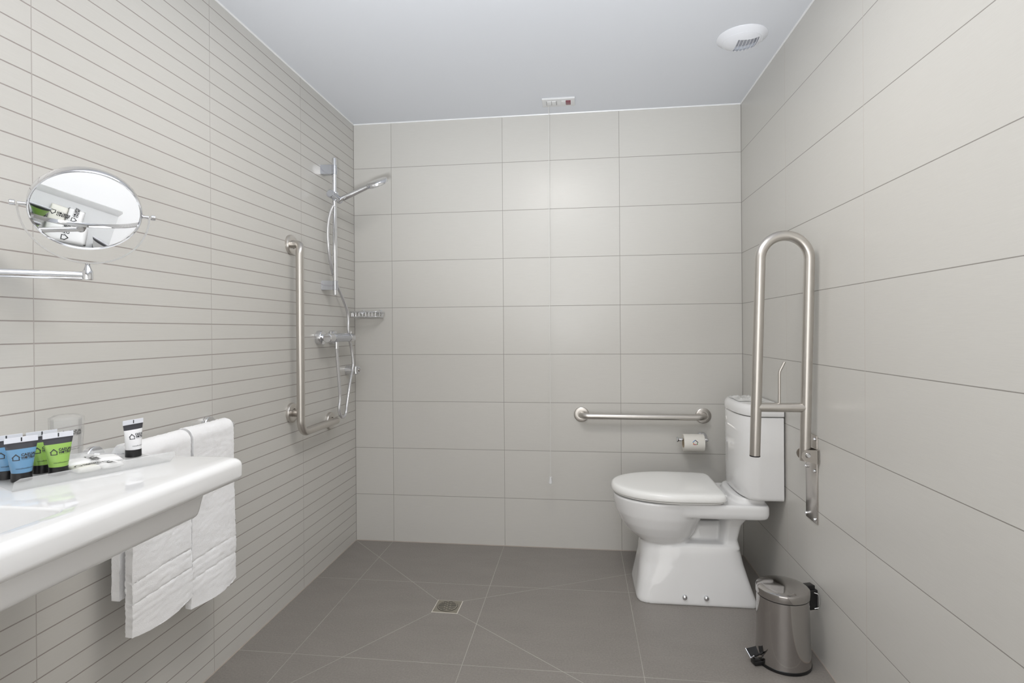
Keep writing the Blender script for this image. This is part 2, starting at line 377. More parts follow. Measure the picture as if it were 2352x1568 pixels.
# seat and lid
def lid_ring(z, ins, dz=0):
    n = 96; out = []; x0, x1 = 1.338+ins, 1.790-ins; hw = .200-ins; xm = 1.60
    for i in range(n):
        t = i/n
        a = 2*PI*t; c, s = math.cos(a), math.sin(a)
        if c < 0: x = xm + (xm-x0)*c; y = hw*math.copysign(abs(s)**.93, s)
        else:
            e = .16; x = xm + (x1-xm)*abs(c)**e; y = hw*math.copysign(abs(s)**.16, s)*(1-.07*((x-xm)/(x1-xm))**2)
            x -= .018*(abs(y)/hw)**2*0
        out.append((x, TC+y, z))
    return out
bm = bmesh.new(); loft(bm, [lid_ring(.4200, .012), lid_ring(.4210, .010), lid_ring(.4255, .010), lid_ring(.4265, .013)]); rel(bm, (1.66, TC, 0)); obj('seat', bm, M_SEAT, toilet, 50)
bm = bmesh.new(); loft(bm, [lid_ring(.4295, .004), lid_ring(.4305, .0005), lid_ring(.434, -.001), lid_ring(.446, .001), lid_ring(.4535, .004), lid_ring(.4575, .009), lid_ring(.4595, .017), lid_ring(.4608, .035), lid_ring(.4615, .07), lid_ring(.4618, .12)])
rel(bm, (1.66, TC, 0)); lid = obj('lid', bm, M_SEAT, toilet, 50)
for s in (-1, 1):
    bm = bmesh.new(); cyl(bm, (1.798, TC+s*.075-.02, .430), (1.798, TC+s*.075+.02, .430), .007, bev=.002); rel(bm, (1.66, TC, 0)); obj('hinge', bm, M_SEAT, toilet)
def cist_ring(z, ins, yins=None):
    n = 25; hw = .190-ins; xf = 1.843+ins; xs = 1.920; xb = 1.998; out = []
    out.append((xb, TC-hw, z))
    for i in range(n+1):
        a = -PI/2 + PI*i/n; e = 2/2.6
        out.append((xs-(xs-xf)*abs(math.cos(a))**e, TC+hw*math.copysign(abs(math.sin(a))**e, math.sin(a)), z))
    out.append((xb, TC+hw, z)); return out
bm = bmesh.new(); loft(bm, [cist_ring(.440, .016), cist_ring(.4415, .008), cist_ring(.446, .003), cist_ring(.454, .001), cist_ring(.62, .0005), cist_ring(.768, .0), cist_ring(.772, .003)]); rel(bm, (1.66, TC, 0))
cis = obj('cistern', bm, M_CER, toilet, 40)
bm = bmesh.new(); loft(bm, [cist_ring(.7725, .006), cist_ring(.7735, .004)]); loft(bm, [cist_ring(.7745, .002), cist_ring(.777, -.003), cist_ring(.782, -.004), cist_ring(.800, -.002), cist_ring(.811, .003), cist_ring(.817, .010), cist_ring(.8195, .02), cist_ring(.8205, .05)])
rel(bm, (1.66, TC, 0)); obj('cistern_lid', bm, M_CER, cis, 40)
bm = bmesh.new(); M = frame_mtx((1.962, TC-.186, .726), (0, -1, 0)); lathe(bm, [(0, .003), (.006, .0035), (.012, .003), (.0145, .0015), (.0148, 0), (.0148, -.004), (0, -.004)], M, 32); rel(bm, (1.66, TC, 0)); obj('chrome_cap', bm, M_CHR, cis)
for bx in (1.622, 1.707):
    bm = bmesh.new(); lathe(bm, [(0, .009), (.005, .0085), (.009, .006), (.0108, .002), (.0108, -.006), (0, -.006)], frame_mtx((bx, TC-.1585, .034), (0, -1, .12)), 24); rel(bm, (1.66, TC, 0)); obj('bolt_cover', bm, M_CHR, toilet)

# crumpled clear bag lying on the cistern lid
bm = bmesh.new(); nx, ny = 26, 22; g = {}
for i in range(nx+1):
    for j in range(ny+1):
        u, v_ = i/nx-.5, j/ny-.5; rr = max(abs(u), abs(v_))*2
        h = (1-rr**3)*(.010+.012*noise.noise(Vector((u*5, v_*5, 3)))+.006*noise.noise(Vector((u*14, v_*12, 9))))
        x = 1.915+u*.105+.006*noise.noise(Vector((v_*4, 1, 0))); y = -.375+v_*.155+.006*noise.noise(Vector((u*4, 7, 0)))
        g[i, j] = bm.verts.new((x, y, .8212+max(h, .0006)))
for i in range(nx):
    for j in range(ny): bm.faces.new((g[i, j], g[i+1, j], g[i+1, j+1], g[i, j+1]))
bag = obj('plastic_bag', bm, mat('bag_white', srgb(236, 236, 234), .18, **{'Transmission Weight': .25}), None, 180)
bag.location = (0, 0, 0); tag(bag, 'crumpled white plastic bag lying on top of the toilet cistern', 'bag')

# ------------------------------------------------------------------ wall grab bars
def flange(bm, c, n_, r=.038, h=.014, tr=.0165):
    lathe(bm, [(0, 0), (r, 0), (r+.0003, h*.55), (r-.0015, h*.78), (r-.004, h*.86), (tr+.0035, h), (tr+.0015, h*.96), (tr+.0012, h*.6), (0, h*.6)], frame_mtx(c, n_), 48)
gb = thing('grab_bar', 'short horizontal brushed steel grab bar on the back wall above the toilet', 'grab bar', (1.5125, 0, .692), group=None)
bm = bmesh.new(); tube(bm, bend([(-.3015, -.004, 0), (-.3015, -.062, 0), (.3015, -.062, 0), (.3015, -.004, 0)], .034, 12), .0155, 28); obj('bar', bm, M_STEEL, gb)
for s in (-.3015, .3015): bm = bmesh.new(); flange(bm, (s, 0, 0), (0, -1, 0), .038, .010); obj('flange', bm, M_STEEL, gb)

lg = thing('grab_bar', 'L-shaped brushed steel grab bar on the left wall beside the shower', 'grab bar', (0, -.672, 1.14))
bm = bmesh.new(); yv = -.697-(-.672)
tube(bm, bend([(.004, -.002, .350), (.058, -.008, .350), (.058, yv, .318), (.058, yv, -.437), (.058, .312, -.437)], [.03, .05, .052], 14), .0160, 28); obj('bar', bm, M_STEEL, lg)
bm = bmesh.new(); tube(bm, [(.006, .0, -.355), (.056, yv+.004, -.355)], .0150, 24); obj('standoff', bm, M_STEEL, lg)
bm = bmesh.new(); tube(bm, [(.006, .348, -.445), (.056, .300, -.438)], .0150, 24); obj('standoff', bm, M_STEEL, lg)
for c in ((0, .004, .350), (0, 0, -.355), (0, .356, -.445)): bm = bmesh.new(); flange(bm, c, (1, 0, 0), .041, .016); obj('flange', bm, M_STEEL, lg)

# ------------------------------------------------------------------ fold-up support rail on the right wall
YA = -.885
fr = thing('folding_support_rail', 'tall U-shaped brushed steel support rail folded up against the right wall', 'support rail', (W_ROOM, -.825, .61))
def R(x, y, z): return (x-W_ROOM, y+.825, z-.61)
xr_b, xr_t, xl_b, xl_t = 1.966, 1.973, 1.805, 1.815
yb, yt = -.865, -.895
bm = bmesh.new(); rc = .074
path = [Vector((xr_b, yb, .672)), Vector((xr_t, yt, 1.357))]
cx_, cz_ = (xr_t+xl_t)/2, 1.357
for k in range(1, 24): a = PI*k/24; path.append(Vector((cx_+(xr_t-xl_t)/2*math.cos(a), yt, cz_+(xr_t-xl_t)/2*math.sin(a))))
path += [Vector((xl_t, yt, 1.357)), Vector((xl_b-.002, yb, .686))]
tube(bm, [R(*p) for p in path], .0172, 32); obj('rail_tube', bm, M_STEEL, fr)
bm = bmesh.new(); cyl(bm, R(xl_b-.002, yb, .687), R(xl_b-.0021, yb, .682), .0176, bev=.001); obj('end_cap', bm, M_BLK, fr)
bm = bmesh.new(); tube(bm, [R(xr_b+.002, -.873, .853), R(xl_b+.003, -.873, .853)], .0158, 28); obj('cross_bar', bm, M_STEEL, fr)
bm = bmesh.new(); tube(bm, bend([R(1.8815, -.873, .862), R(1.8815, -.876, .975), R(1.8975, -.878, 1.009)], .03), .0046, 16); obj('paper_pin', bm, M_STEEL, fr)
bm = bmesh.new(); box(bm, R(W_ROOM-.004, -.874, .455), R(W_ROOM, -.778, .757), .0015, 2); obj('wall_plate', bm, M_STEEL2, fr)
for y, z in ((-.862, .744), (-.862, .636), (-.862, .470), (-.790, .470), (-.790, .636)):
    bm = bmesh.new(); lathe(bm, [(0, .007), (.004, .0065), (.0055, .004), (.0055, 0)], frame_mtx(R(W_ROOM-.004, y, z), (-1, 0, 0)), 20); obj('screw', bm, M_CHR, fr)
for y in (-.888, -.842):
    bm = bmesh.new(); pts = [(0, .664), (0, .712), (-.036, .712)] + [(-.036-.020*math.sin(a*PI/10), .692+.020*math.cos(a*PI/10)) for a in range(1, 10)] + [(-.036, .672)]
    lo = [bm.verts.new((p[0]-.002, y+.825-.002, p[1]-.61)) for p in pts]; hi = [bm.verts.new((p[0]-.002, y+.825+.002, p[1]-.61)) for p in pts]
    bm.faces.new(lo); bm.faces.new(hi[::-1])
    for i in range(len(pts)): bm.faces.new((lo[i], hi[i], hi[(i+1) % len(pts)], lo[(i+1) % len(pts)]))
    obj('hinge_cheek', bm, M_STEEL2, fr)
bm = bmesh.new(); box(bm, (-.008, -.065, .052), (-.004, -.015, .104), .001); obj('hinge_back', bm, M_STEEL2, fr)
bm = bmesh.new(); cyl(bm, (-.038, -.073, .084), (-.038, -.010, .084), .0055); lathe(bm, [(0, .008), (.005, .007), (.008, .003), (.009, 0)], frame_mtx((-.038, -.065, .084), (0, -1, 0)), 24); obj('hinge_bolt', bm, M_CHR, fr)

# ------------------------------------------------------------------ toilet roll holder and roll
rh = thing('toilet_roll_holder', 'chrome toilet roll holder on the back wall below the grab bar', 'toilet roll holder', (1.806, 0, .584))
bm = bmesh.new(); lathe(bm, [(0, 0), (.026, 0), (.027, .002), (.026, .006), (.024, .008), (0, .008)], frame_mtx((0, 0, 0), (0, -1, 0)), 40); obj('wall_flange', bm, M_CHR, rh)
bm = bmesh.new(); cyl(bm, (.004, -.006, 0), (.004, -.076, 0), .0085, bev=.001); obj('post', bm, M_CHR, rh)
bm = bmesh.new(); cyl(bm, (.016, -.070, 0), (-.130, -.070, 0), .0078, bev=.001); obj('rod', bm, M_CHR, rh)
bm = bmesh.new(); lathe(bm, [(0, .006), (.011, .006), (.0135, .004), (.0135, .001), (.009, -.004), (0, -.004)], frame_mtx((-.128, -.070, 0), (-1, 0, 0)), 32); obj('end_knob', bm, M_CHR, rh)
RX0, RX1, RY, RZ, RR = 1.7035, 1.801, -.070, .5690, .0425
roll = thing('toilet_roll', 'white toilet roll with a small coloured house mark on the chrome holder', 'toilet roll', (RX0, RY, RZ-RR))
bm = bmesh.new(); M = frame_mtx((0, 0, RR), (1, 0, 0)); L = RX1-RX0
pr = [(.0232, .001), (RR-.0015, 0), (RR, .0015), (RR, L-.0015), (RR-.0015, L), (.0232, L-.001), (.0232, .001)]; lathe(bm, pr, M, 64); obj('paper', bm, M_PAPER, roll)
bm = bmesh.new(); lathe(bm, [(.0228, .0), (.0228, L), (.0235, L), (.0235, 0), (.0228, 0)], M, 48); obj('cardboard_core', bm, mat('cardboard', srgb(172, 156, 132), .9), roll)
def on_roll(x, s):  # s = arc length above the middle facing the camera
    a = s/RR+.22; return (x, -(RR+.0004)*math.cos(a), RR+(RR+.0004)*math.sin(a))
def stroke(bm, p, q, w_):
    p, q = Vector(p), Vector(q); d = (q-p).normalized(); n_ = Vector((-d.y, d.x))*w_/2; K = 6
    rows = [[bm.verts.new(on_roll(*(p.lerp(q, k/K)+s*n_))) for s in (-1, 1)] for k in range(K+1)]
    for a, b in zip(rows, rows[1:]): bm.faces.new((a[0], a[1], b[1], b[0]))
xc = .0505
for nm, p, q in (('blue', (xc-.0125, 0), (xc, .0115)), ('black', (xc, .0115), (xc+.0125, 0)), ('orange', (xc-.009, -.001), (xc-.009, -.009)), ('red', (xc-.0095, -.0095), (xc+.006, -.0095)), ('green', (xc+.009, -.0105), (xc+.009, -.002))):
    bm = bmesh.new(); stroke(bm, p, q, .0032); obj('house_mark', bm, LOGO[nm], roll, 0)

# ------------------------------------------------------------------ shower set
sr = thing('shower_rail', 'vertical chrome riser rail on the left wall in the corner', 'shower rail', (0, -.368, 1.6))
bm = bmesh.new(); cyl(bm, (.060, 0, -.303), (.060, 0, .343), .0105, bev=.001); obj('rod', bm, M_CHR, sr)
for z in (.288, -.257):
    bm = bmesh.new(); hz = .0215
    lo = [(0, -.020), (0, .020), (.052, .0105), (.062, .012), (.062, -.012), (.052, -.0105)]
    prism(bm, lo, z-hz, z+hz, .0015, 2); cyl(bm, (.060, 0, z-hz), (.060, 0, z+hz), .0128, bev=.001); obj('wall_bracket', bm, M_GREYM, sr)
bm = bmesh.new(); cyl(bm, (.066, -.062, .162), (.066, .045, .155), .0175, bev=.002); obj('slider', bm, M_GREYM, sr)
bm = bmesh.new(); cyl(bm, (.066, -.004, .139), (.066, -.004, .181), .0145, bev=.002); obj('slider_collar', bm, M_CHR, sr)

hs = thing('hand_shower', 'chrome hand shower held up on the riser rail', 'hand shower', (.10, -.345, 1.757))
J = Vector((.086, -.345, 1.755)); Hc = Vector((.247, -.325, 1.829)); hd = (Hc-J).normalized()
nb = Vector((-.25, -.56, .95)).normalized(); O = Vector((.10, -.345, 1.757))
bm = bmesh.new(); xa = hd.cross(nb).normalized(); n_ = 24; Hc = Hc+Vector((0, 0, .002))
def orient(t, wx, wy):
    c = J.lerp(Hc, t)-O; return [tuple(c + xa*wx*math.copysign(abs(math.cos(a))**.6, math.cos(a)) + hd.cross(xa)*wy*math.copysign(abs(math.sin(a))**.6, math.sin(a))) for a in [2*PI*k/n_ for k in range(n_)]]
loft(bm, [orient(-.02, .009, .009), orient(.06, .0125, .0125), orient(.30, .0140, .0120), orient(.62, .0150, .0115), orient(.80, .019, .0105)]); obj('handle', bm, M_CHR, hs, 40)
bm = bmesh.new(); lathe(bm, [(0, .009), (.040, .0085), (.0515, .0065), (.0535, .004), (.0535, -.010), (.051, -.012), (.048, -.012), (.047, -.010), (0, -.010)], frame_mtx(Hc+hd*.004-O, nb), 64); hh = obj('shower_head', bm, M_CHR, hs, 40)
bm = bmesh.new(); lathe(bm, [(0, -.0145), (.044, -.0145), (.0465, -.0115), (.0465, -.009), (0, -.009)], frame_mtx(Hc+hd*.004-O, nb), 48); obj('spray_face', bm, mat('spray_grey', srgb(190, 192, 196), .35), hh)
bm = bmesh.new(); cyl(bm, J-O-hd*.018, J-O+hd*.004, .0105, .009, bev=.001); obj('connector', bm, M_CHR, hs)

mx = thing('shower_mixer', 'chrome thermostatic bar mixer on the left wall in the shower corner', 'shower mixer', (0, -.36, 1.095))
bm = bmesh.new(); cyl(bm, (.070, -.060, 0), (.070, .110, .001), .0205, bev=.002); obj('body', bm, M_GREYM, mx)
for a, b, lv in ((-.118, -.064, 1), (.112, .160, 1)):
    bm = bmesh.new(); cyl(bm, (.070, a, 0), (.070, b, .0), .0212, bev=.003); k = obj('handle', bm, M_CHR, mx)
    bm = bmesh.new(); cyl(bm, (.070, (a+b)/2+.012, .019), (.070, (a+b)/2+.012, .031), .0028, bev=.001); obj('stop_button', bm, M_CHR, k)
for y in (-.066, .062):
    bm = bmesh.new(); lathe(bm, [(0, 0), (.031, 0), (.033, .002), (.033, .024), (.031, .027), (.015, .028), (.015, .034), (.012, .036), (.012, .062), (0, .062)], frame_mtx((0, y, .002), (1, 0, 0)), 40); obj('wall_union', bm, M_CHR, mx)
bm = bmesh.new(); cyl(bm, (.070, -.020, -.016), (.070, -.020, -.052), .0092, bev=.001); obj('outlet', bm, M_CHR, mx)

hb = thing('hose_bracket', 'small chrome hose bracket on the left wall under the mixer', 'bracket', (0, -.108, .925))
bm = bmesh.new(); cyl(bm, (0, 0, 0), (.052, -.002, -.002), .026, .022, bev=.002); obj('bracket_body', bm, M_CHR, hb)
bm = bmesh.new(); cyl(bm, (.050, -.004, -.022), (.050, -.004, .022), .0175, bev=.004); lathe(bm, [(.009, .0), (.018, 0), (.018, .006), (.009, .006), (.009, 0)], frame_mtx((.064, -.004, 0), (1, -.2, 0)), 32); obj('holder_fork', bm, M_CHR, hb)
bm = bmesh.new(); cyl(bm, (.066, -.005, 0), (.073, -.007, 0), .007, bev=.001); obj('bracket_screw', bm, M_STEEL2, hb)

hp = [(0.070, -0.381, 1.045), (0.070, -0.372, 0.983), (0.071, -0.357, 0.879), (0.071, -0.349, 0.806), (0.071, -0.360, 0.760), (0.070, -0.344, 0.726), (0.069, -0.312, 0.711), (0.068, -0.280, 0.723), (0.068, -0.264, 0.764), (0.066, -0.237, 0.825), (0.061, -0.204, 0.882), (0.057, -0.172, 0.928), (0.056, -0.158, 0.967), (0.051, -0.161, 1.027), (0.046, -0.176, 1.083), (0.043, -0.184, 1.138), (0.040, -0.176, 1.193), (0.038, -0.186, 1.233), (0.036, -0.218, 1.275), (0.034, -0.263, 1.324), (0.033, -0.304, 1.364), (0.034, -0.343, 1.418), (0.034, -0.370, 1.477), (0.036, -0.387, 1.536), (0.038, -0.395, 1.596), (0.044, -0.397, 1.646), (0.054, -0.395, 1.687), (0.066, -0.393, 1.714)]
o_ = Vector(hp[0]); bm = bmesh.new(); tube(bm, [p-o_ for p in spline(hp, 6)], .0072, 14)
hose = tag(obj('shower_hose', bm, M_HOSE, None, 60), 'long grey metal shower hose looping from mixer up to hand shower', 'hose'); hose.location = o_

# wire soap basket in the corner
bs = thing('soap_basket', 'chrome wire soap basket in the shower corner on the back wall', 'basket', (.085, 0, 1.2))
def rect_path(x0, x1, y0, y1, z, r=.02): return bend([((x0+x1)/2, y0, z), (x1, y0, z), (x1, y1, z), (x0, y1, z), (x0, y0, z), ((x0+x1)/2-.0001, y0, z)], r, 6)
bm = bmesh.new(); tube(bm, rect_path(-.068, .088, -.112, -.006, .026), .0034, 12); obj('top_rim', bm, M_CHR, bs)
bm = bmesh.new(); tube(bm, rect_path(-.066, .086, -.110, -.008, .0), .0026, 12); obj('bottom_rim', bm, M_CHR, bs)
for k in range(8):
    x = -.050+k*.0175
    bm = bmesh.new(); tube(bm, bend([(x, -.111, .026), (x, -.109, .0), (x, -.009, .0), (x, -.007, .026)], .004, 4), .0014, 8); obj('wire', bm, M_CHR, bs)
for y in (-.085, -.06, -.035):
    bm = bmesh.new(); tube(bm, bend([(-.067, y, .026), (-.066, y, .0), (.086, y, .0), (.087, y, .026)], .004, 4), .0014, 8); obj('wire', bm, M_CHR, bs)
for x in (-.035, .060): bm = bmesh.new(); cyl(bm, (x, 0, .026), (x, -.012, .026), .013, bev=.002); obj('wall_fixing', bm, M_CHR, bs)

# ------------------------------------------------------------------ ceiling: call switch with pull cord, vent
cs = thing('alarm_switch', 'white call switch with one red button and a long pull cord on the ceiling', 'switch', (1.11, -.155, H_ROOM))
bm = bmesh.new(); box(bm, (-.079, -.045, -.0095), (.079, .045, 0), .002); obj('face_plate', bm, M_WPL, cs)
for x0, x1, m_, dz in ((-.056, -.034, M_WPL, .0035), (-.033, -.011, M_WPL, .0035), (.014, .035, M_WPL, .003), (.036, .059, M_RED, .004)):
    bm = bmesh.new(); box(bm, (x0, -.024, -.0095-dz), (x1, .024, -.009), .0012, 2)
    for v_ in bm.verts:
        if v_.co.y > 0 and v_.co.z < -.011: v_.co.z += .0012
    b_ = obj('button', bm, m_, cs)
    if m_ is M_RED: b_['label'] = 'dark red button'
for x in (-.0575, -.0335, -.0095): bm = bmesh.new(); box(bm, (x-.0005, -.023, -.0105), (x+.0005, .023, -.0094)); obj('button_gap', bm, M_DARK, cs)
bm = bmesh.new(); tube(bm, [(-.050, .038, -.009), (-.0535, .038, -1.842)], .0011, 8); cd = obj('pull_cord', bm, mat('cord', srgb(225, 225, 222), .6), cs)
bm = bmesh.new(); lathe(bm, [(0, 0), (.0085, .001), (.0098, .003), (.0062, .029), (.0066, .033), (.005, .035), (0, .035)], frame_mtx((-.0535, .038, -1.877), (0, 0, 1)), 28); obj('cord_pull', bm, M_WPL, cd)

vt = thing('ceiling_vent', 'round white extractor vent on the ceiling near the right wall', 'vent', (1.83, -.648, H_ROOM))
bm = bmesh.new(); NR, NA = 84, 264
def dome(r): t = r/.092; return -.034*(1-t**2.6)-.002
rings = [[bm.verts.new((0, 0, dome(0)))]]
for i in range(1, NR+1):
    r = .092*i/NR; rings.append([bm.verts.new((r*math.cos(2*PI*k/NA), r*math.sin(2*PI*k/NA), dome(r))) for k in range(NA)])
edge = [bm.verts.new((.0925*math.cos(2*PI*k/NA), .0925*math.sin(2*PI*k/NA), 0)) for k in range(NA)]; rings.append(edge)
def inside(x, y): return -.034 < x-.010 < .044 and -.040 < y < .064 and math.hypot(x-.004, y-.008) < .066
for i in range(len(rings)-1):
    a, b = rings[i], rings[i+1]
    for k in range(NA):
        vs = (a[0], b[k], b[(k+1) % NA]) if i == 0 else (a[k], b[k], b[(k+1) % NA], a[(k+1) % NA])
        c = sum((v_.co for v_ in vs), Vector())/len(vs)
        if i < NR and inside(c.x, c.y): continue
        bm.faces.new(vs)
vd = obj('vent_cover', bm, M_VENT, vt, 45); md = vd.modifiers.new('t', 'SOLIDIFY'); md.thickness = .0022; md.offset = -1
for k in range(6):
    x = -.016+k*.0125; N_ = 12; pts = []
    for j in range(N_+1):
        y = -.042+.108*j/N_; rr = math.hypot(x, y)
        if rr < .069: pts.append((x, y, dome(rr)))
    bm = bmesh.new(); tube(bm, pts, .0011, 8); obj('fin', bm, M_VENT, vt)
bm = bmesh.new(); cyl(bm, (.012, .010, -.0015), (.012, .010, -.0005), .058); obj('vent_throat', bm, mat('throat_white', srgb(190, 192, 200), .5), vt)
bm = bmesh.new(); box(bm, (-.026, -.058, -.0100), (.048, -.020, -.002)); obj('throat_shade', bm, mat('throat_shade_grey', srgb(60, 62, 68), .6), vt)  # dark box standing in for the shade inside the vent
bm = bmesh.new(); tube(bm, [( .072*math.cos(2*PI*k/48), .072*math.sin(2*PI*k/48), dome(.072)-.0002) for k in range(48)], .0008, 8, closed=True); obj('rim_line', bm, M_VENT, vt)

# ------------------------------------------------------------------ floor drain
fd = thing('floor_drain', 'square steel floor drain with a round slotted grate', 'drain', (.663, -.659, 0))
bm = bmesh.new(); rot = Matrix.Rotation(-.02, 4, 'Z')
box(bm, (-.0535, -.0515, .0002), (.0535, .0515, .0008), 0, mtx=rot); obj('grout_frame', bm, mat('light_grout', srgb(214, 209, 200), .8), fd, 0)
bm = bmesh.new(); box(bm, (-.050, -.048, .0005), (.050, .048, .0022), .0004, 1, mtx=rot); obj('frame', bm, mat('drain_steel', srgb(165, 160, 148), .35, .7), fd)
bm = bmesh.new(); lathe(bm, [(0, .0022), (.0415, .0022), (.0415, .0027), (0, .0027)], Matrix(), 64); obj('gap_ring', bm, M_DARK, fd, 0)
bm = bmesh.new(); lathe(bm, [(0, .0026), (.040, .0026), (.040, .0038), (.039, .0042), (0, .0042)], Matrix(), 64); gr = obj('grate', bm, bpy.data.materials['drain_steel'], fd)
for k in range(9):
    y = -.032+k*.008; half = math.sqrt(max(.037**2-y*y, 0)); x = -half+.001; odd = k % 2
    segs = [(-half, -.012), (-.008, .010), (.014, half)] if odd else [(-half, -.003), (.002, half)]
    for a, b in segs:
        if b-a > .004: bm = bmesh.new(); box(bm, (a, y-.0013, .0041), (b-.001, y+.0013, .0045), 0, mtx=Matrix.Rotation(.12, 4, 'Z')); obj('slot', bm, M_DARK, gr, 0)

# ------------------------------------------------------------------ pedal bin
BX, BY = 1.880, -.897
bn = thing('pedal_bin', 'small round stainless steel pedal bin on the floor in front of the toilet', 'bin', (BX, BY, 0), math.radians(197))
bm = bmesh.new(); lathe(bm, [(0, .0), (.0855, .0), (.0875, .002), (.0875, .010), (.086, .0115), (0, .0115)], Matrix(), 72); obj('base_ring', bm, M_BLK, bn)
bm = bmesh.new(); lathe(bm, [(0, .0115), (.0865, .0115), (.0858, .03), (.0835, .10), (.0815, .19), (.0812, .226), (0, .226)], Matrix(), 96); obj('body', bm, M_BINM, bn)
bm = bmesh.new(); lathe(bm, [(0, .226), (.0825, .226), (.0825, .229), (0, .229)], Matrix(), 96); obj('seal_ring', bm, M_BLK, bn)
bm = bmesh.new(); lathe(bm, [(0, .229), (.0830, .229), (.0838, .231), (.0835, .2475), (.0825, .2515), (.0785, .2545), (.060, .2585), (.03, .261), (0, .2615)], Matrix(), 96); obj('lid', bm, M_BINM, bn)
bm = bmesh.new(); box(bm, (-.120, -.019, .170), (-.083, .019, .238), .004); box(bm, (-.114, -.013, .226), (-.06, .013, .251), .003); obj('hinge_block', bm, M_BLK, bn)
bm = bmesh.new(); tube(bm, bend([(-.104, .019, .230), (-.116, .027, .227), (-.118, .027, .182), (-.106, .019, .176)], .008, 5), .0018, 10); obj('carry_handle', bm, M_CHR, bn)
def quad(bm, pts, th=.002):
    a = [Vector(p) for p in pts]; n_ = (a[1]-a[0]).cross(a[2]-a[0]).normalized()*th
    lo = [bm.verts.new(p) for p in a]; hi = [bm.verts.new(p+n_) for p in a]; bm.faces.new(lo[::-1]); bm.faces.new(hi)
    for i in range(len(a)): j = (i+1) % len(a); bm.faces.new((lo[i], lo[j], hi[j], hi[i]))
bm = bmesh.new(); box(bm, (.074, -.013, .002), (.112, .013, .015), .002); obj('pedal_arm', bm, M_BLK, bn)
bm = bmesh.new()
quad(bm, [(.088, .0, .028), (.118, .0, .021), (.123, .022, .042), (.088, .020, .048)], .003)
quad(bm, [(.088, .0, .028), (.088, -.020, .048), (.123, -.022, .042), (.118, .0, .021)], .003); obj('pedal', bm, M_BLK, bn, 0)
bm = bmesh.new(); tube(bm, [(.124, .023, .0435), (.119, .0, .0225), (.124, -.023, .0435)], .0018, 8); obj('pedal_trim', bm, M_CHR, bn)
bm = bmesh.new(); quad(bm, [(.1175, .0, .020), (.098, .0, .012), (.1225, -.0215, .0405)], .001); obj('pedal_side', bm, M_CHR, bn, 0)

# ------------------------------------------------------------------ washbasin
ZS = .850; SF = .474; SY0 = -1.727; SY1 = -2.96
wb = thing('washbasin', 'wide white ceramic washbasin with flat shelf on the left wall', 'washbasin', (0, (SY0+SY1)/2, ZS))
oy = (SY0+SY1)/2
def rrect(x0, x1, y0, y1, r, z, k=8):
    out = []
    for cx, cy, a0 in ((x1-r, y1-r, 0), (x0+r, y1-r, PI/2), (x0+r, y0+r, PI), (x1-r, y0+r, 3*PI/2)):
        for i in range(k+1): a = a0+PI/2*i/k; out.append((cx+r*math.cos(a), cy+r*math.sin(a), z))
    return out
bm = bmesh.new(); rr_ = []; RB = .017
def outer(ins, z, r=.018): return [(max(p[0], .0), p[1], p[2]) for p in rrect(-.03, SF-ins, SY1-oy+ins, SY0-oy-ins, max(r, .004), z)]
for k in range(7): a = PI/2*k/6; rr_.append(outer(RB*.8*(1-math.sin(a)), -.051+RB*.8*(1-math.cos(a))))
for k in range(7): a = PI/2*k/6; rr_.append(outer(RB*(1-math.cos(a)), -RB+RB*math.sin(a)))
IN = (.11, .417, -2.60-oy, -2.100-oy)
def inn(ins, z, r): return rrect(IN[0]+ins, IN[1]-ins, IN[2]+ins, IN[3]-ins, r, z)
for k in range(6): a = PI/2*k/5; rr_.append(inn(-.006+.006*math.sin(a), -.006*(1-math.cos(a)), .022))
rr_ += [inn(.004, -.03, .024), inn(.010, -.062, .03)]
for k in range(5): a = PI/2*k/4; rr_.append(inn(.010+.03*(1-math.cos(a)), -.065-.03*math.sin(a), .04))
rr_.append(inn(.12, -.098, .03))
loft(bm, rr_)
obj('ceramic_top', bm, M_CER, wb, 50)
bm = bmesh.new(); vs = box(bm, (.0, -2.78-oy, -.106), (.444, -1.808-oy, -.045))
for v_ in bm.verts:
    if v_.co.z < -.09:
        if v_.co.x > .2: v_.co.x -= .010
        v_.co.y += .012 if v_.co.y < 0 else -.012
es = [e for e in bm.edges if not (abs(e.verts[0].co.x) < 1e-6 and abs(e.verts[1].co.x) < 1e-6) and min(e.verts[0].co.z, e.verts[1].co.z) < -.06]
bmesh.ops.bevel(bm, geom=es, offset=.014, segments=5, profile=.5, affect='EDGES'); obj('underside', bm, M_CER, wb, 60)

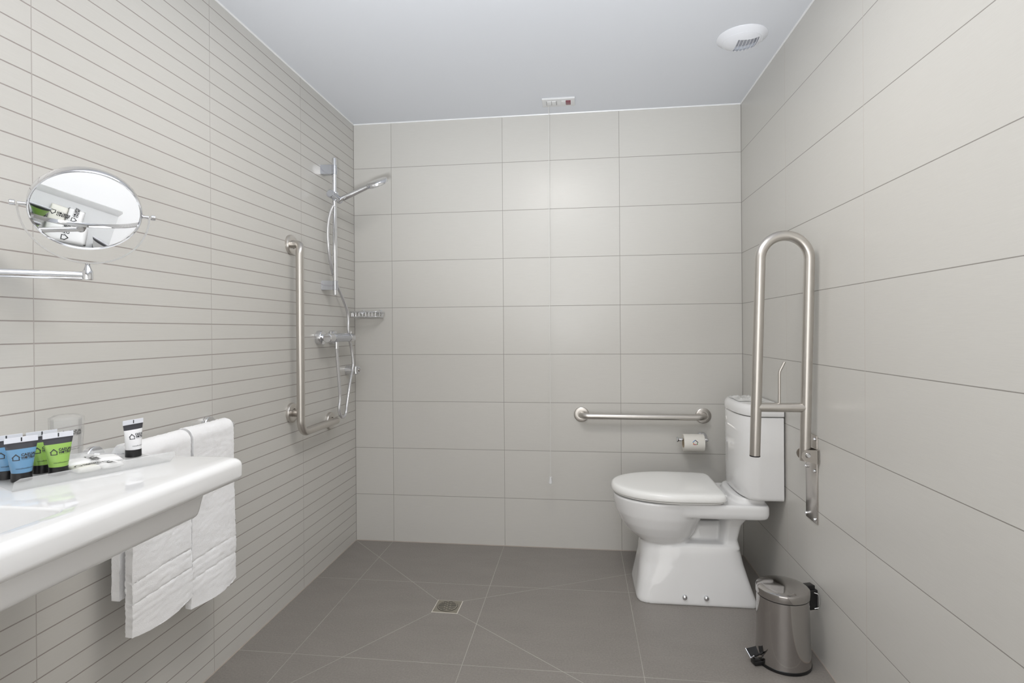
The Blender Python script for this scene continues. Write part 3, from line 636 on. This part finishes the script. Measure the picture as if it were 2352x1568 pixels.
# ------------------------------------------------------------------ towel rail and towels
TX, TZ = .074, .818
tr = thing('towel_rail', 'chrome towel rail on the left wall beyond the washbasin', 'towel rail', (0, -1.415, TZ))
bm = bmesh.new(); cyl(bm, (TX, -.232, -.004), (TX, .228, .004), .0078, bev=.001); obj('bar', bm, M_CHR, tr)
for y in (-.215, .213):
    bm = bmesh.new(); lathe(bm, [(0, 0), (.0265, 0), (.0265, .014), (.025, .016), (.011, .017), (.0105, TX), (.009, TX+.002), (0, TX+.002)], frame_mtx((0, y, .002+.004*y/.22), (1, 0, 0)), 40); obj('wall_post', bm, M_CHR, tr)
bm = bmesh.new(); lathe(bm, [(0, .004), (.010, .004), (.012, .002), (.012, -.008), (.008, -.010), (0, -.010)], frame_mtx((TX, .231, .004), (0, 1, 0)), 32); obj('end_knob', bm, M_CHR, tr)
def towel(name, y0, y1, zf, zb, th, seed, label, bands, TZ=TZ):
    """folded towel over the rail: centre line front hem -> over the bar -> back hem"""
    bm = bmesh.new(); rb = .0085+th/2; NY = 26; rows = []
    for j in range(NY+1):
        t = j/NY; y = y0+(y1-y0)*t; row = []
        nf = 110
        for k in range(nf+1):      # front drop, from the hem up
            z = zf+(TZ-zf)*k/nf; wv = .006*noise.noise(Vector((y*7, z*3, seed)))+.002*noise.noise(Vector((y*30, z*12, seed)))
            low = max(0, 1-(z-zf)/.3); x = TX+rb+wv+.010*low*math.sin((t-.15)*PI)
            zz = z - (.010*math.sin(t*PI*1.0+.4) if k == 0 else .010*math.sin(t*PI+.4)*max(0, 1-k/12))
            rid = 0
            for b in bands: rid += (.0016 if bands.index(b) % 2 == 0 else -.0024)*math.exp(-((z-zf-b-.012*math.sin(t*2.2))/.0030)**2)
            row.append((x+rid, y+(.006*noise.noise(Vector((z*5, 2, seed))) if j in (0, NY) else 0), zz))
        for k in range(1, 12):
            a = PI*k/12; row.append((TX+rb*math.cos(a), y, TZ+rb*math.sin(a)*.92))
        nb_ = 34
        for k in range(nb_+1):
            z = TZ-(TZ-zb)*k/nb_; row.append((max(TX-rb+.003*noise.noise(Vector((y*7, z*4, seed+5))), th/2+.004), y-.004, z))
        rows.append([bm.verts.new((p[0], p[1]-(y0+y1)/2, p[2]-TZ)) for p in row])
    for a, b in zip(rows, rows[1:]):
        for k in range(len(a)-1): bm.faces.new((a[k], a[k+1], b[k+1], b[k]))
    o = obj(name, bm, M_TOWEL, None, 180); o.location = (0, (y0+y1)/2, TZ)
    md = o.modifiers.new('thick', 'SOLIDIFY'); md.thickness = th; md.offset = 0
    md = o.modifiers.new('bev', 'BEVEL'); md.width = th*.47; md.segments = 4; md.limit_method = 'ANGLE'; md.angle_limit = 1.0
    bake(o)
    for v_ in o.data.vertices:
        c = v_.co; d = .0013*noise.noise(c*240)+.0016*noise.noise(c*90)+.0012*noise.noise(c*18); v_.co = c+v_.normal*d
    return tag(o, label, 'towel', 'towels on the rail')
bands = (.045, .075, .10, .128)
towel('towel', -1.403, -1.214, .335, .43, .021, 3.1, 'white terry towel at the far end of the rail, nearest the shower', bands, TZ+.003)
towel('towel', -1.614, -1.411, .368, .455, .022, 8.7, 'white terry towel on the rail next to the washbasin', bands, TZ-.001)

# ------------------------------------------------------------------ magnifying mirror
MC = Vector((.160, -1.797, 1.385)); PH = .705; TH = .745; RM = .099
Dv = Vector((math.sin(PH), math.cos(PH), 0)); Nh = Vector((math.cos(PH), -math.sin(PH), 0)); Zv = Vector((0, 0, 1))
Nm = (math.cos(TH)*Nh - math.sin(TH)*Zv).normalized()
mo = Vector((0, -1.905, 1.385-.1125-.024))
mm = thing('magnifying_mirror', 'round chrome magnifying mirror on a swing arm above the washbasin', 'mirror', mo)
def L3(p): return Vector(p)-mo
bm = bmesh.new(); n_ = 96; Rs = 60.0; rings = []
M = frame_mtx(L3(MC), Nm, Dv)
pr = [(0, .0045), (RM*.955, .0045)]
lathe(bm, pr, M, n_); obj('mirror_glass', bm, M_GLASSM, mm, 180)
bm = bmesh.new(); lathe(bm, [(RM*.95, .0046), (RM*.962, .0066), (RM*.985, .0070), (RM*.998, .0055), (RM, .003), (RM, -.010), (RM*.985, -.0125), (RM*.95, -.0135), (0, -.0135)], M, n_); obj('rim', bm, M_CHR, mm, 40)
RY_ = RM+.0135
bm = bmesh.new(); loft(bm, [[L3(MC+(RY_+dr)*(math.cos(a)*Dv+math.sin(a)*Zv)+Nh*dn) for dr, dn in ((-.0016, -.0045), (.0016, -.0045), (.0020, 0), (.0016, .0045), (-.0016, .0045), (-.0020, 0))] for a in [PI+PI*k/72 for k in range(73)]]); obj('yoke', bm, M_CHR, mm)
for s in (-1, 1):
    bm = bmesh.new(); c = L3(MC+s*Dv*RM); cyl(bm, c, c+s*Dv*.0135, .0036, bev=.0005); cyl(bm, c+s*Dv*.0165, c+s*Dv*.026, .0058, bev=.0012); obj('pivot_knob', bm, M_CHR, mm)
bt = MC-Zv*RY_
bm = bmesh.new(); lathe(bm, [(0, 0), (.0085, 0), (.0095, .001), (.0095, .019), (.0085, .0205), (.0048, .030), (.0042, .037), (0, .037)], frame_mtx(L3(bt-Zv*.036), (0, 0, 1)), 32); obj('swivel_joint', bm, M_CHR, mm)
ja = bt-Zv*.024
bm = bmesh.new(); tube(bm, [L3(ja+Vector((-.006, 0, 0))), L3(mo+Vector((.030, .0, .0)))], .0058, 16); obj('swing_arm', bm, M_CHR, mm)
bm = bmesh.new(); tube(bm, [L3(ja+Vector((-.008, 0, -.009))), L3(mo+Vector((.030, .0, -.011)))], .0026, 10); obj('arm_stay', bm, M_CHR, mm)
bm = bmesh.new(); lathe(bm, [(0, 0), (.030, 0), (.031, .002), (.030, .008), (.010, .010), (.009, .022), (0, .022)], frame_mtx((0, 0, 0), (1, 0, 0)), 40); cyl(bm, (.030, 0, -.024), (.030, 0, .020), .0095, bev=.001); obj('wall_mount', bm, M_CHR, mm)

# ------------------------------------------------------------------ tray and toiletries
TD = Vector((.42, .9075, 0)).normalized(); TN = Vector((-TD.y, TD.x, 0)); TO = Vector((.236, -2.026, ZS)); TL, TW_ = .258, .132
ta = math.atan2(TD.y, TD.x)
tray = thing('amenity_tray', 'frosted clear acrylic tray on the washbasin shelf', 'tray', TO, ta)
bm = bmesh.new(); box(bm, (0, 0, .0008), (TL, TW_, .0030), .0004, 1); tb_ = obj('tray_base', bm, M_TRAY, tray)
for nm, p0, p1, out in (('front_lip', (.0, 0), (TL, 0), (0, -1)), ('back_lip', (TL, TW_), (0, TW_), (0, 1))):
    bm = bmesh.new(); a, b = Vector((*p0, .001)), Vector((*p1, .001)); d = (b-a).normalized(); ov = Vector((out[0]*.012, out[1]*.012, .0215)); r_ = .006
    c0, c1 = a+ov+d*-.004, b+ov+d*.006
    pts = [a, b, b+ov*.7+d*.007, c1-d*.001, c0+d*.012, c0+d*.004-ov*.25]
    quad(bm, [tuple(p) for p in pts], .0022); obj(nm, bm, M_LIP, tray, 0)
def T2(s, t, z=.0034): return TO + TD*s + TN*t + Vector((0, 0, z))
LOGOP = logo_flat(.92); URL = text_tris('casualhoteles.com', .0037, bold=0)
def print_on(bm, parts, flat, fn):
    for vs, fs in parts:
        b2 = bmesh.new(); V = [b2.verts.new((*flat(x, y), 0)) for x, y in vs]
        for f in fs:
            try: b2.faces.new([V[i] for i in f])
            except ValueError: pass
        bmesh.ops.triangulate(b2, faces=b2.faces)
        for _ in range(4):
            es = [e for e in b2.edges if e.calc_length() > .0016]
            if not es: break
            bmesh.ops.subdivide_edges(b2, edges=es, cuts=1); bmesh.ops.triangulate(b2, faces=[f for f in b2.faces if len(f.verts) > 3])
        mp = {v_: bm.verts.new(fn(v_.co.x, v_.co.y)) for v_ in b2.verts}
        for f in b2.faces:
            try: bm.faces.new([mp[v_] for v_ in f.verts])
            except ValueError: pass
        b2.free()
def make_tube(label, m_body, loc, ang, ink):
    """stands on its cap; local -Y faces the viewer, seam along local X"""
    t = thing('toiletry_tube', label, 'tube', loc, ang, 'toiletry tubes on the tray')
    zc = .016; zt = .0700; ztop = .0800
    def half(z):
        k = min(max((z-zc)/(zt-zc), 0), 1); return .0148+(.0240-.0148)*k, max(.0148*(1-k**1.6), .0009)
    def ring(z, off=0):
        a_, b_ = half(z); return [((a_+off)*math.cos(2*PI*k/40), (b_+off)*math.sin(2*PI*k/40), z) for k in range(40)]
    bm = bmesh.new(); lathe(bm, [(0, 0), (.0148, 0), (.0154, .0006), (.0152, .0155), (.014, .0165), (0, .0165)], Matrix(), 40); obj('cap', bm, M_BLK, t)
    bm = bmesh.new(); loft(bm, [ring(zc)] + [ring(zc+(.0588-zc)*k/10) for k in range(1, 11)]); obj('body', bm, m_body, t, 60)
    bm = bmesh.new(); loft(bm, [ring(.0588+(zt-.0588)*k/5) for k in range(6)]); obj('dark_band', bm, M_TD, t, 60)
    bm = bmesh.new(); box(bm, (-.0243, -.0009, zt), (.0243, .0009, ztop), .0003, 1); obj('seam', bm, M_SEAM, t)
    bm = bmesh.new(); box(bm, (-.0010, -.0012, zt+.002), (.0010, -.0008, ztop-.001)); obj('seam_mark', bm, M_INK, t, 0)
    def wrap(x, z, off=.00025):
        a_, b_ = half(z); q = max(-1, min(1, x/a_)); th = math.asin(q*.999)
        return (a_*math.sin(th), -(b_+off)*math.cos(th)-off*.5, z)
    bm = bmesh.new(); print_on(bm, LOGOP, lambda x, y: (x-.0012, y+.0450), wrap)
    print_on(bm, [URL[:2]], lambda x, y: (x-URL[2]*.42, y+.0232), wrap)
    obj('lettering', bm, ink, t, 0)
    return t
A0 = math.atan2(TD.y, TD.x)
make_tube('blue toiletry tube in the front row at the left end of the tray', M_TB, (.1905, -1.969, ZS+.0034), A0-.02, M_INK)
make_tube('green toiletry tube in the front row beside the blue one', M_TG, (.2165, -1.9215, ZS+.0034), A0+.02, M_INK)
make_tube('blue toiletry tube in the back row, cut by the left edge of the photo', M_TB, (.146, -1.958, ZS+.0034), A0+.03, M_INK)
make_tube('green toiletry tube in the back row, mostly hidden between two tubes', M_TG, (.170, -1.911, ZS+.0034), A0+.0, M_INK)
make_tube('white toiletry tube standing alone at the right end of the tray', M_TW, (.2375, -1.7665, ZS+.0034), PI/2-.13, M_INK)

def packet(label, m_, c, ang, sx, sy, h, tilt=0, mark=1, group='wrapped soaps on the tray'):
    o = thing('soap_packet', label, 'soap', c, 0, group); o.rotation_euler = (tilt, 0, ang) if not isinstance(tilt, tuple) else (tilt[0], tilt[1], ang)
    bm = bmesh.new(); n = 14; g = {}
    for side in (0, 1):
        for i in range(n+1):
            for j in range(n+1):
                u, v_ = i/n*2-1, j/n*2-1; k = (1-abs(u)**5)*(1-abs(v_)**5)
                z = (h if side else 0) if k > 0 else h*.35
                z = h*.35+(h*.65*k**.35 if side else -h*.35*k**.35)
                g[side, i, j] = bm.verts.new((u*sx/2, v_*sy/2, z))
        for i in range(n):
            for j in range(n): bm.faces.new((g[side, i, j], g[side, i+1, j], g[side, i+1, j+1], g[side, i, j+1]))
    bmesh.ops.remove_doubles(bm, verts=bm.verts, dist=1e-6); obj('wrapper', bm, m_, o, 180)
    bm = bmesh.new(); s_ = mark
    for vs, fs in LOGOP:
        V = [bm.verts.new((x*s_, y*s_, h*1.0+.0004)) for x, y in vs]
        for f in fs:
            try: bm.faces.new([V[i] for i in f])
            except ValueError: pass
    obj('printed_mark', bm, M_INKB, o, 0)
    return o
packet('cream wrapped soap lying beside the front green tube on the tray', M_SOAP, T2(.124, .050), A0+.02, .040, .052, .011, mark=1.25)
packet('small white wrapped packet beside the cream soap near the front lip of the tray', M_SOAPW, T2(.163, .044), A0-PI/2, .046, .038, .010, mark=1.15)
packet('large white packet lying behind the cream soap on the tray', M_SOAPW, T2(.155, .098), A0-PI/2-.12, .050, .098, .014, mark=1.5)

gl = thing('tumbler', 'clear plastic tumbler with black lettering wrapped in film behind the green tubes', 'tumbler', (.086, -1.778, ZS))
bm = bmesh.new(); lathe(bm, [(0, .0005), (.0245, .0005), (.0258, .002), (.0278, .084), (.0268, .084), (.0248, .004), (0, .004)], Matrix(), 56); obj('cup', bm, M_CUPT, gl)
bm = bmesh.new()
def cupw(s, z):
    r_ = .0258+(z/.084)*.0018+.0004; a = s/r_-math.radians(56)+.42; return (r_*math.cos(a), r_*math.sin(a), z)
print_on(bm, LOGOP, lambda x, y: (x*1.2, y*1.2+.056), cupw); obj('lettering', bm, M_INKB, gl, 0); bm = bmesh.new()
print_on(bm, [URL[:2]], lambda x, y: (x*1.1-.010, y*1.1+.020), cupw)
obj('web_address', bm, M_INKB, gl, 0)
bm = bmesh.new(); NZ, NA = 16, 60; rows = []
for i in range(NZ+1):
    z = .001+.093*i/NZ; row = []
    for k in range(NA):
        a = 2*PI*k/NA; r_ = .0258+.004*(i/NZ)+.0022+.0020*noise.noise(Vector((math.cos(a)*4, math.sin(a)*4, z*40)))
        if i > NZ-2: r_ *= .98-.35*(i-NZ+1)
        row.append(bm.verts.new((r_*math.cos(a), r_*math.sin(a), z)))
    rows.append(row)
for a, b in zip(rows, rows[1:]):
    for k in range(NA): bm.faces.new((a[k], a[(k+1) % NA], b[(k+1) % NA], b[k]))
obj('film_wrap', bm, M_FILMT, gl, 180)
